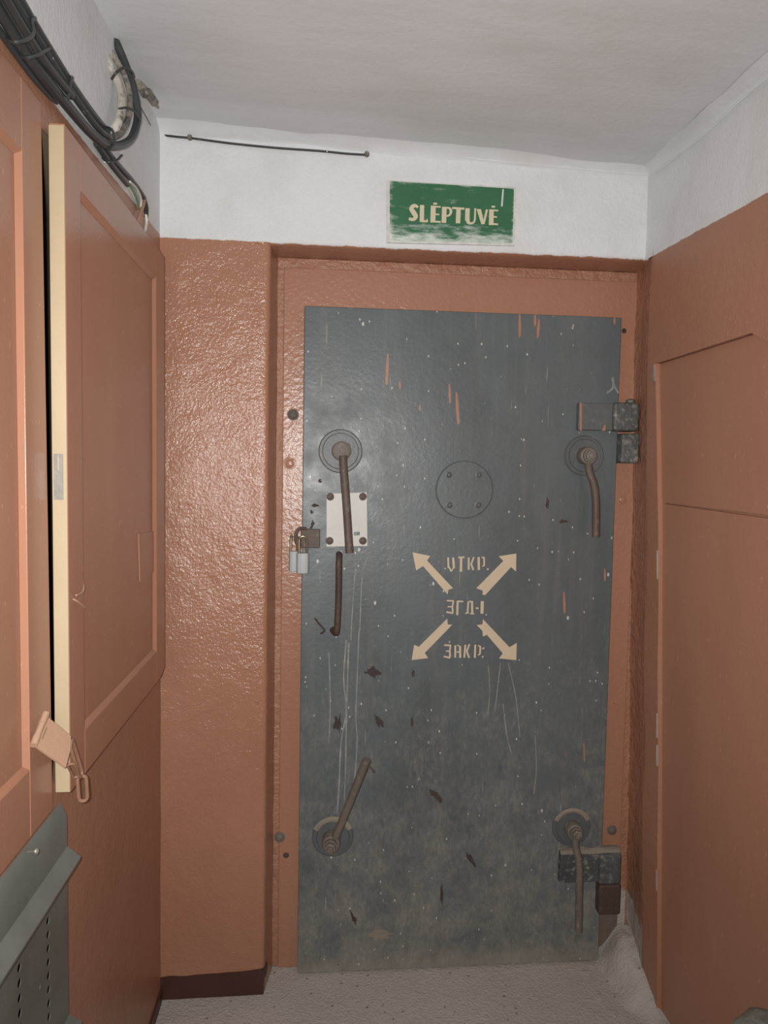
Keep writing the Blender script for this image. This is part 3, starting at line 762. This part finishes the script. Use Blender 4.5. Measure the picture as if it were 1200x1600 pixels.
word = [('S', S),
        ('L', [SL((398, 322), (396, 427), 27), SL((390, 421), (434, 424), 12), SL((429, 410), (429, 430), 8)]),
        ('E', [SL((468, 326), (465, 431), 31), SL((470, 331), (514, 334), 10), SL((470, 379), (505, 381), 9), SL((465, 425), (514, 428), 11), SL((468, 313), (492, 314), 12)]),
        ('P', [SL((537, 333), (534, 433), 29)] + thick([(545, 340), (568, 342), (578, 362), (568, 386), (545, 393)], [10, 13, 17, 13, 10])),
        ('T', [SL((586, 340), (662, 345), 13), SL((626, 340), (622, 436), 28)]),
        ('U', [SL((682, 342), (680, 418), 28)] + thick([(681, 410), (688, 432), (706, 437), (722, 428), (727, 408)], [27, 20, 12, 12, 11]) + [SL((729, 344), (727, 412), 11)]),
        ('V', [[(738, 346), (766, 348), (788, 442), (768, 442)], [(796, 349), (810, 350), (788, 442), (776, 442)]]),
        ('E', [SL((832, 349), (829, 447), 29), SL((832, 354), (873, 357), 10), SL((832, 395), (866, 397), 9), SL((830, 440), (872, 443), 11), SL((832, 332), (854, 333), 12)])]
for ch, polys in word:
    flat_mark('letter', polys, ys - .0008, 'letter', sg, .0006, lx)
flat_mark('paint_run', [[lx((900, 222)), lx((909, 222)), lx((902, 330)), lx((890, 330))]], ys - .0008, 'sign_edge', sg, .0006)

# ------------------------------------------------------------------ wall cabinet with two panelled doors
cab = empty('wall_cabinet', (XL, 1.2, 0.96)); tag(cab, 'orange painted built-in cabinet with two panelled wooden doors on the left wall', 'cabinet')
def panel_door(y0, y1, z0, z1, xf, th, iy0, iy1, iz0, iz1, chamf=0.0, lean=0.0):
    d, bv = .009, .008
    def B(name, poly, mat='cab', par=None):
        return MB().prism([(xf - th, y, z) for y, z in poly], (th, 0, 0)).build(name, mat, par, bevel=.0016)
    leaf = MB().box((xf - th + .002, iy0 - .01, iz0 - .01), (xf - d, iy1 + .01, iz1 + .01)).build('door', 'cab', cab)
    far = [(iy1, z0), (y1 - chamf * 3, z0), (y1, z0 + chamf), (y1, z1), (iy1, z1)] if chamf else [(iy1, z0), (y1 + lean, z0), (y1, z1), (iy1, z1)]
    B('stile', [(y0, z0), (iy0, z0), (iy0, z1), (y0, z1)], par=leaf); B('stile', far, par=leaf)
    g = .0006
    B('rail', [(iy0 + g, z0), (iy1 - g, z0), (iy1 - g, iz0), (iy0 + g, iz0)], par=leaf)
    B('rail', [(iy0 + g, iz1), (iy1 - g, iz1), (iy1 - g, z1), (iy0 + g, z1)], par=leaf)
    # bevelled moulding inside the frame
    o_ = [(iy0, iz0), (iy1, iz0), (iy1, iz1), (iy0, iz1)]; i_ = [(iy0 + bv, iz0 + bv), (iy1 - bv, iz0 + bv), (iy1 - bv, iz1 - bv), (iy0 + bv, iz1 - bv)]
    mb = MB()
    for k in range(4):
        a, b, c, e = o_[k], o_[(k + 1) % 4], i_[(k + 1) % 4], i_[k]
        mb.add([(xf - .0012, *a), (xf - .0012, *b), (xf - d + .0003, *c), (xf - d + .0003, *e)], [(0, 1, 2, 3)])
        mb.build('moulding', 'cab', leaf); mb = MB()
    return leaf
XD1, XD2 = -0.420, -0.447
far_door = panel_door(1.2005, 1.912, 0.986, 2.084, XD1, .024, 1.274, 1.818, 1.067, 2.006, .014)
near_door = panel_door(0.46, 1.178, 0.960, 2.104, XD2, .022, 0.56, 1.105, 1.068, 1.998, 0.0, .017)
MB().box((XD1 - .024, 1.1975, .988), (XD1 - .0004, 1.2005, 2.080)).build('edge_lipping', 'beige', far_door, bevel=.001)
f0, f1 = PY(84, 709, 1.1975), PY(99, 781, 1.1975)
k0, k1 = PY(89.5, 713, 1.1978), PY(92.6, 735, 1.1978); mb = MB()
R4 = lambda a, b: [(a.x, 1.1978, a.z), (b.x, 1.1978, a.z), (b.x, 1.1978, b.z), (a.x, 1.1978, b.z)]
slot_plate(mb, R4(f0, f1), R4(k0, k1), (0, -.0018, 0)); mb.build('lock_plate', 'lockplate', far_door)
# thin patch on the far panel, bent nails beside it
xp = XD1 - .0088
MB().prism([PX(215, 834, xp), PX(243, 829, xp), PX(243, 891, xp), PX(217, 909, xp)], (.003, 0, 0)).build('patch', 'cab', far_door, bevel=.0008)
MB().tube(curve([PX(130, 908, XD1 - .006), PX(131, 918, XD1 + .004), PX(128, 926, XD1 + .006), PX(119, 930, XD1 + .004)], 4), .0016, 8).build('bent_nail', 'cab_metal', far_door, smooth=True)
MB().tube(curve([PX(112, 935, XD1 - .002), PX(120, 939, XD1 + .004), PX(128, 945, XD1 + .006), PX(133, 949, XD1 + .006)], 4), .0016, 8).build('bent_nail', 'cab_metal', far_door, smooth=True)
# latch plate swung out over the meeting edge, with its chain
lat = MB()
p1, p2 = PX(71, 1117, -.434), PX(53, 1163, -.434)
e1, e2, e3 = PX(111, 1150, -.402), PX(110, 1172, -.402), PX(103, 1199, -.402)
nrm = (e1 - p1).cross(p2 - p1).normalized()
if nrm.dot(CAM - p1) < 0: nrm = -nrm
e2, e3 = [CAM + (e - CAM) * ((p1 - CAM).dot(nrm) / (e - CAM).dot(nrm)) for e in (e2, e3)]   # flat plate
t0, t1 = lerp(p1, p2, .28), lerp(p1, p2, .70); eu = (e1 - p1).normalized()
o5 = [p1, e1, e2, e3, p2, t0 + eu * .009, t0 + eu * .0115, t1 + eu * .0115, t1 + eu * .009]; n9 = len(o5)
ff = [(0, 1, 6, 5), (1, 2, 3, 7, 6), (3, 4, 8, 7), (4, 0, 5, 8)]
lat.add(o5 + [p - nrm * .004 for p in o5], ff + [tuple(i + n9 for i in f[::-1]) for f in ff] + [(k, (k + 1) % 5, (k + 1) % 5 + n9, k + n9) for k in range(5)] + [(5 + k, 5 + (k + 1) % 4, 5 + (k + 1) % 4 + n9, 5 + k + n9) for k in range(4)])
latch = lat.build('latch', 'cab_metal', near_door)
ax = (p2 - p1).normalized()
MB().tube([p1 - ax * .003, p1 + (p2 - p1) * .30], .0058, 14).build('barrel', 'cab_metal', latch, smooth=True)
MB().tube([p1 + (p2 - p1) * .31, p1 + (p2 - p1) * .72], .0052, 14).build('barrel', 'cab_metal', latch, smooth=True)
MB().tube([p1 + (p2 - p1) * .73, p2 + ax * .002], .0058, 14).build('barrel', 'cab_metal', latch, smooth=True)
def link(a, b, wv, r, name='chain_link'):
    a, b = Vector(a), Vector(b); d = (b - a).normalized(); w = (Vector(wv) - d * Vector(wv).dot(d)).normalized(); R_ = r * 2.1; pts = []
    for c, s in ((b, 1), (a, -1)):
        for t in frange(-math.pi / 2, math.pi / 2, 6):
            pts.append(c + s * (d * math.cos(t) * R_ + w * math.sin(t) * R_))
    pts.append(pts[0]); return MB().tube(pts, r, 8, False).build(name, 'chain', near_door, smooth=True)
xc = -.403
link(PX(112, 1163, xc), PX(126, 1208, xc), (0, 1, .2), .0030)
link(PX(111, 1196, xc), PX(119, 1212, xc), (1, .4, 0), .0022)
link(PX(128, 1218, xc), PX(130, 1246, xc), (1, .3, 0), .0032)

# ------------------------------------------------------------------ grey perforated metal cover under the cabinet
xg = XL
grey = empty('metal_cover', (XL, 0.9, 0.02)); tag(grey, 'grey sheet metal cover with ridges and rows of holes below the cabinet', 'cover')
prof = [(.0035, .955), (.005, .953), (.015, .932), (.015, .878), (.034, .852), (.033, .846), (.015, .842)]
yg0, yg1 = 0.50, 1.228
def flange(prof, name):
    mb = MB(); mb.sheet([[(xg + o_ - (.003 * math.sin(y * 9) if 0 < i < len(prof) - 1 else 0) * .3, y + (.012 if o_ > .02 else 0) * (y > 1.2), z) for i, (o_, z) in enumerate(prof)] for y in frange(yg0, yg1, 30)])
    ob = mb.build(name, 'greymetal', grey, smooth=True); return ob
flange(prof, 'upper_fold')
flange([(.015, .572), (.034, .548), (.033, .541), (.015, .537), (.015, .30), (.034, .276), (.015, .266), (.015, .02)], 'lower_fold')
# perforated sheet: square cells with a round hole each
mb = MB(); xs_ = xg + .015
zr = [.8015 - .0232 * k for k in range(8)]; yc = [1.140, 1.032, .924, .816]
def rect(y0, y1, z0, z1): mb.add([(xs_, y0, z0), (xs_, y1, z0), (xs_, y1, z1), (xs_, y0, z1)], [(0, 1, 2, 3)])
hw = .0116
ye = [yg0] + sorted([c - hw for c in yc] + [c + hw for c in yc]) + [yg1]
for a, b in zip(ye[0::2], ye[1::2]): rect(a, b, .572, .842)
for c in yc:
    rect(c - hw, c + hw, zr[0] + hw, .842); rect(c - hw, c + hw, .572, zr[-1] - hw)
    for z in zr:
        n = 16; inn, out = [], []
        for k in range(n):
            a = 2 * math.pi * (k + .5) / n; s_ = hw / max(abs(math.cos(a)), abs(math.sin(a)))
            if k % 4 == 1: pass
            inn.append((xs_, c + .0062 * math.cos(a), z + .0068 * math.sin(a))); out.append((xs_, c + s_ * math.cos(a), z + s_ * math.sin(a)))
        # snap the cell's corners
        for k in (1, 2, 5, 6, 9, 10, 13, 14):
            pass
        mb.add(inn + out, [(k, (k + 1) % n, n + (k + 1) % n, n + k) for k in range(n)])
        for sy, sz, k in ((1, 1, 1), (-1, 1, 5), (-1, -1, 9), (1, -1, 13)):
            mb.add([out[k], (xs_, c + sy * hw, z + sz * hw), out[(k + 1) % n]], [(0, 1, 2)])
per = mb.build('perforated_sheet', 'greymetal', grey)
sol = per.modifiers.new('thickness', 'SOLIDIFY'); sol.thickness = .0014; sol.offset = 0
b0, b1 = PX(44, 1331, XL + .012), PX(59, 1330, XL + .030)
MB().tube([b0, lerp(b0, b1, .85)], .0017, 10).build('screw', 'lockplate', grey, smooth=True)
MB().lathe(lerp(b0, b1, .85), b1 - b0, [(0, .0042), (.0014, .0042), (.003, .002)], 12).build('screw_head', 'lockplate', grey, smooth=True)

# ------------------------------------------------------------------ cables on the left wall
def cable(name, pts, r, mat, label, group=None, cat='cable', n=10):
    P = curve([PX(px, py, XL + o_) for px, py, o_ in pts], 6)
    ob = MB().tube(P, r, n).build(name, mat, smooth=True); tag(ob, label, cat, group); return ob
G1 = 'black cables above the cabinet'
cable('cable', [(-45, -60, .017), (-12, -2, .017), (12, 38, .017), (42, 85, .017), (70, 122, .017), (103, 163, .017), (138, 204, .018), (162, 224, .022), (184, 228, .026), (203, 219, .028), (212, 200, .028), (215, 175, .028), (208, 137, .024), (196, 102, .016), (184, 72, .006), (175, 52, -.010)], .0086, 'cable', 'thick black cable looping up from the cabinet top into the ceiling corner', G1)
cable('cable', [(-20, -50, .034), (10, 0, .033), (35, 42, .031), (62, 85, .030), (85, 116, .028), (112, 150, .026)], .0062, 'cable', 'black cable cut off short with a bare end above the cabinet', G1)
cable('cable', [(-4, -45, .016), (22, 0, .016), (47, 42, .016), (76, 88, .016), (105, 134, .016), (130, 170, .016), (153, 200, .018), (172, 214, .022), (190, 206, .026), (201, 182, .026), (203, 152, .024), (196, 122, .018), (183, 96, .008), (170, 76, -.008)], .0062, 'cable_mid', 'paint-smeared cable looping up inside the thick black one', G1)
cable('cable', [(8, -40, .014), (33, 2, .014), (56, 42, .014), (83, 86, .014), (109, 127, .014), (136, 166, .013), (156, 192, .012), (166, 203, .008), (174, 208, -.002)], .0062, 'cable', 'uppermost black cable of the bundle, ending at the tie', G1)
cable('cable', [(-44, -18, .006), (-11, 33, .006), (9, 62, .006), (34, 97, .005), (57, 127, .004), (80, 154, .000), (88, 163, -.006)], .0052, 'cable', 'lowest black cable, slipping under the wall paint', G1)
cable('cable', [(160, 212, -.004), (171, 208, .006), (181, 198, .020), (188, 180, .026), (190, 152, .022), (183, 126, .010), (173, 104, .004), (165, 84, -.010)], .0088, 'cable_paint', 'thick cable whitewashed over, curving up to the ceiling corner', G1)
G2 = 'loose wires at the far end of the cabinet top'
cable('cable', [(163, 228, .010), (172, 243, .010), (188, 262, .010), (205, 281, .010), (221, 303, .010), (228, 322, .008), (228, 338, .002)], .0058, 'cable', 'slim black cable bending down behind the far cabinet door', G2)
cable('cable', [(150, 224, .006), (166, 247, .008), (184, 270, .009), (199, 288, .007)], .0062, 'cable', 'black cable stub stripped to green and white wires', G2)
cable('wire', [(164, 252, .003), (184, 276, .003), (203, 297, .003), (213, 312, .006), (217, 328, .002)], .0030, 'wire_white', 'flat dirty white wire against the left wall', G2, 'wire')
cable('wire', [(203, 284, .010), (213, 294, .012), (220, 309, .012), (220, 322, .008), (217, 330, .002)], .0026, 'wire_white', 'white wire bowing out of the stripped cable', G2, 'wire')
cable('wire', [(203, 286, .008), (209, 300, .009), (215, 316, .008), (217, 328, .003)], .0024, 'wire_green', 'green wire out of the stripped cable', G2, 'wire')
cable('wire', [(226, 308, .010), (223, 322, .011), (218, 338, .010), (213, 354, .006)], .0046, 'drip', 'orange painted wire end dipping behind the cabinet', G2, 'wire')
cable('wire', [(228, 334, .004), (229, 348, .004), (226, 362, .004), (222, 372, .002)], .0034, 'wire_white', 'white wire end under the orange painted one', G2, 'wire')
# ties and clips
def tie(name, pts, r, mat, label):
    return cable(name, pts, r, mat, label, 'ties and clips on the cables', 'cable tie', 8)
tie('cable_tie', [(174, 124, .008), (181, 114, .022), (193, 106, .030), (204, 110, .032), (209, 120, .022)], .0026, 'wire_black', 'dark strap around the upper part of the cable loop')
tie('cable_tie', [(184, 173, .010), (187, 170, .026), (200, 169, .036), (212, 176, .040), (218, 190, .030)], .0026, 'wire_black', 'dark strap around the lower part of the cable loop')
tie('cable_tie', [(166, 198, .012), (174, 202, .028), (178, 212, .032), (178, 226, .034), (172, 234, .030)], .0024, 'cable', 'black tie where the bundle starts to loop')
tie('cable_tie', [(10, 62, .012), (24, 66, .030), (40, 62, .038), (52, 52, .034), (50, 34, .026), (54, 28, .012)], .0030, 'cable', 'grey tape band around the bundle above the near door')
tie('cable_tie', [(32, 88, .012), (44, 90, .028), (58, 86, .036), (70, 80, .030), (80, 74, .012)], .0026, 'cable', 'second tape band on the bundle, further from the near door')
tie('cable_clip', [(112, 122, .004), (112, 122, .022), (109, 138, .028), (106, 152, .030)], .0030, 'cable', 'nailed clip beside the cut cable end')
tie('cable_clip', [(190, 243, .000), (190, 243, .018), (180, 252, .020), (166, 252, .016), (160, 247, .006)], .0020, 'wire_black', 'thin wire clip below the cable loop')
# open conduit stub at the ceiling
cs = empty('conduit_stub', tuple(PX(228, 145, -.425))); tag(cs, 'short open metal conduit stub at the ceiling corner beside the cable loop', 'conduit')
P = curve([PX(214, 130, -.438), PX(224, 140, -.430), PX(234, 150, -.424), (PX(241, 160, -.420))], 5)
MB().tube(P, .0105, 12).build('pipe', 'cable_mid', cs, smooth=True)
a = PX(226, 146, -.412); dv = Vector((.8, -1, -.3)).normalized(); mouth = MB(); uu = dv.orthogonal().normalized(); ww = dv.cross(uu)
mouth.sheet([[a + dv * h_ + (uu * math.cos(2 * math.pi * k / 16) + ww * math.sin(2 * math.pi * k / 16)) * r_ for k in range(17)] for h_, r_ in ((-.004, .0095), (.020, .0090), (.0205, .0084), (.020, .0078), (.000, .0074), (.000, .0005))])
mouth.build('mouth', 'cable_mid', cs, smooth=True)
MB().tube([PX(240, 159, -.420), PX(247, 168, -.417)], [.006, .003], 8).build('plaster_lump', 'plaster', cs, smooth=True)
# old cords painted into the ceiling joints
def cord(P, r, label):
    ob = MB().tube(curve(P, 5), r, 8).build('painted_cord', 'white', smooth=True); tag(ob, label, 'cord', 'painted cords along the ceiling joints')
cord([PX(px, py, 0.915 - .010) + Vector((0, 0, -.006 + .002 * math.sin(i * 2))) for i, (px, py) in enumerate(((1014, 272), (1050, 248), (1090, 214), (1130, 178), (1165, 146), (1200, 116), (1240, 80)))], .0028, 'thin whitewashed cord along the ceiling joint of the right wall')
cord([PY(px, py, YB - .007) for px, py in ((590, 232), (680, 240), (760, 250), (850, 258), (930, 266), (985, 271), (1009, 272))], .0026, 'thin whitewashed cord along the ceiling joint above the door sign')
# thin black wire nailed along the whitewashed lintel
wr = empty('lintel_wire', tuple(PY(400, 230, YB))); tag(wr, 'thin black wire running under the ceiling above the steel door', 'wire')
P = curve([PX(218, 165, XL + .007), PX(231, 187, XL + .007), PY(244, 208, YB - .006), PY(270, 213, YB - .005), PY(300, 216, YB - .005), PY(360, 224, YB - .005), PY(430, 231, YB - .006), PY(500, 236, YB - .006), PY(540, 240, YB - .006), PY(572, 242, YB - .006)], 6)
MB().tube(P, [.0012] * 10 + [.0030] * (len(P) - 10), 8).build('sheath', 'wire_black', wr, smooth=True)
for px, py in ((297, 216), (573, 242)):
    a = PY(px, py, YB); MB().lathe(a, (0, -1, 0), [(0, .0075), (.007, .0075), (.011, .005)], 10).build('clip', 'steel', wr, smooth=True)
a = PY(511, 237, YB); MB().box((a.x - .0015, YB - .010, a.z - .005), (a.x + .0015, YB, a.z + .005)).build('clip', 'aluminium', wr)

# ------------------------------------------------------------------ sack slumped at the foot of the right wall
mb = MB(); rows = []; cx, cy = 0.872, 1.105
for i in range(15):
    v = i / 14; z = .505 * (1 - (1 - v) ** 1.7); rr = (1 - max(0, (v - .55) / .45) ** 2.2) ** .5 * (1 + .08 * math.sin(v * 3)) if v < 1 else .02
    rows.append([(cx + .060 * rr * (abs(math.cos(a)) ** .7) * (1 if math.cos(a) > 0 else -1) * (1 + .06 * nz((math.cos(a), math.sin(a), v), 3)),
                  cy + .20 * rr * (abs(math.sin(a)) ** .7) * (1 if math.sin(a) > 0 else -1) * (1 + .08 * nz((math.cos(a), math.sin(a), v), 2.5, 4)), z + nz((math.cos(a), math.sin(a), v), 3, 7) * .012 * v) for a in [2 * math.pi * k / 32 for k in range(33)]])
mb.sheet(rows); mb.f.append(tuple(range(14 * 33, 14 * 33 + 32))); mb.f.append(tuple(range(32))[::-1])
sk = mb.build('sack', 'rubble', smooth=True); tag(sk, 'lumpy grey sack standing against the foot of the right wall', 'sack')

# ------------------------------------------------------------------ grit on the floor
mb = MB()
for k in range(260):
    x, y = random.uniform(-.43, .86), random.uniform(1.55, 2.05) if random.random() < .75 else random.uniform(.6, 1.55)
    if x < -.1: y = min(y, 1.97)
    if (x > .58 and y < 1.6) or x > .76: continue
    r = random.choice((.0015, .002, .002, .003, .0045)); z = nz((x, y, 0), 6, 1) * .003 - .002
    vs = [Vector((random.uniform(.6, 1.1) * a, random.uniform(.6, 1.1) * b, random.uniform(.5, .9) * c)) * r + Vector((x, y, z + r * .4)) for a, b, c in ((1, 0, 0), (-1, 0, 0), (0, 1, 0), (0, -1, 0), (0, 0, 1), (0, 0, -1))]
    mb.add(vs, [(0, 2, 4), (2, 1, 4), (1, 3, 4), (3, 0, 4), (2, 0, 5), (1, 2, 5), (3, 1, 5), (0, 3, 5)])
tag(mb.build('grit', 'plaster'), 'small plaster crumbs and grit scattered on the concrete floor', 'grit', kind='stuff')
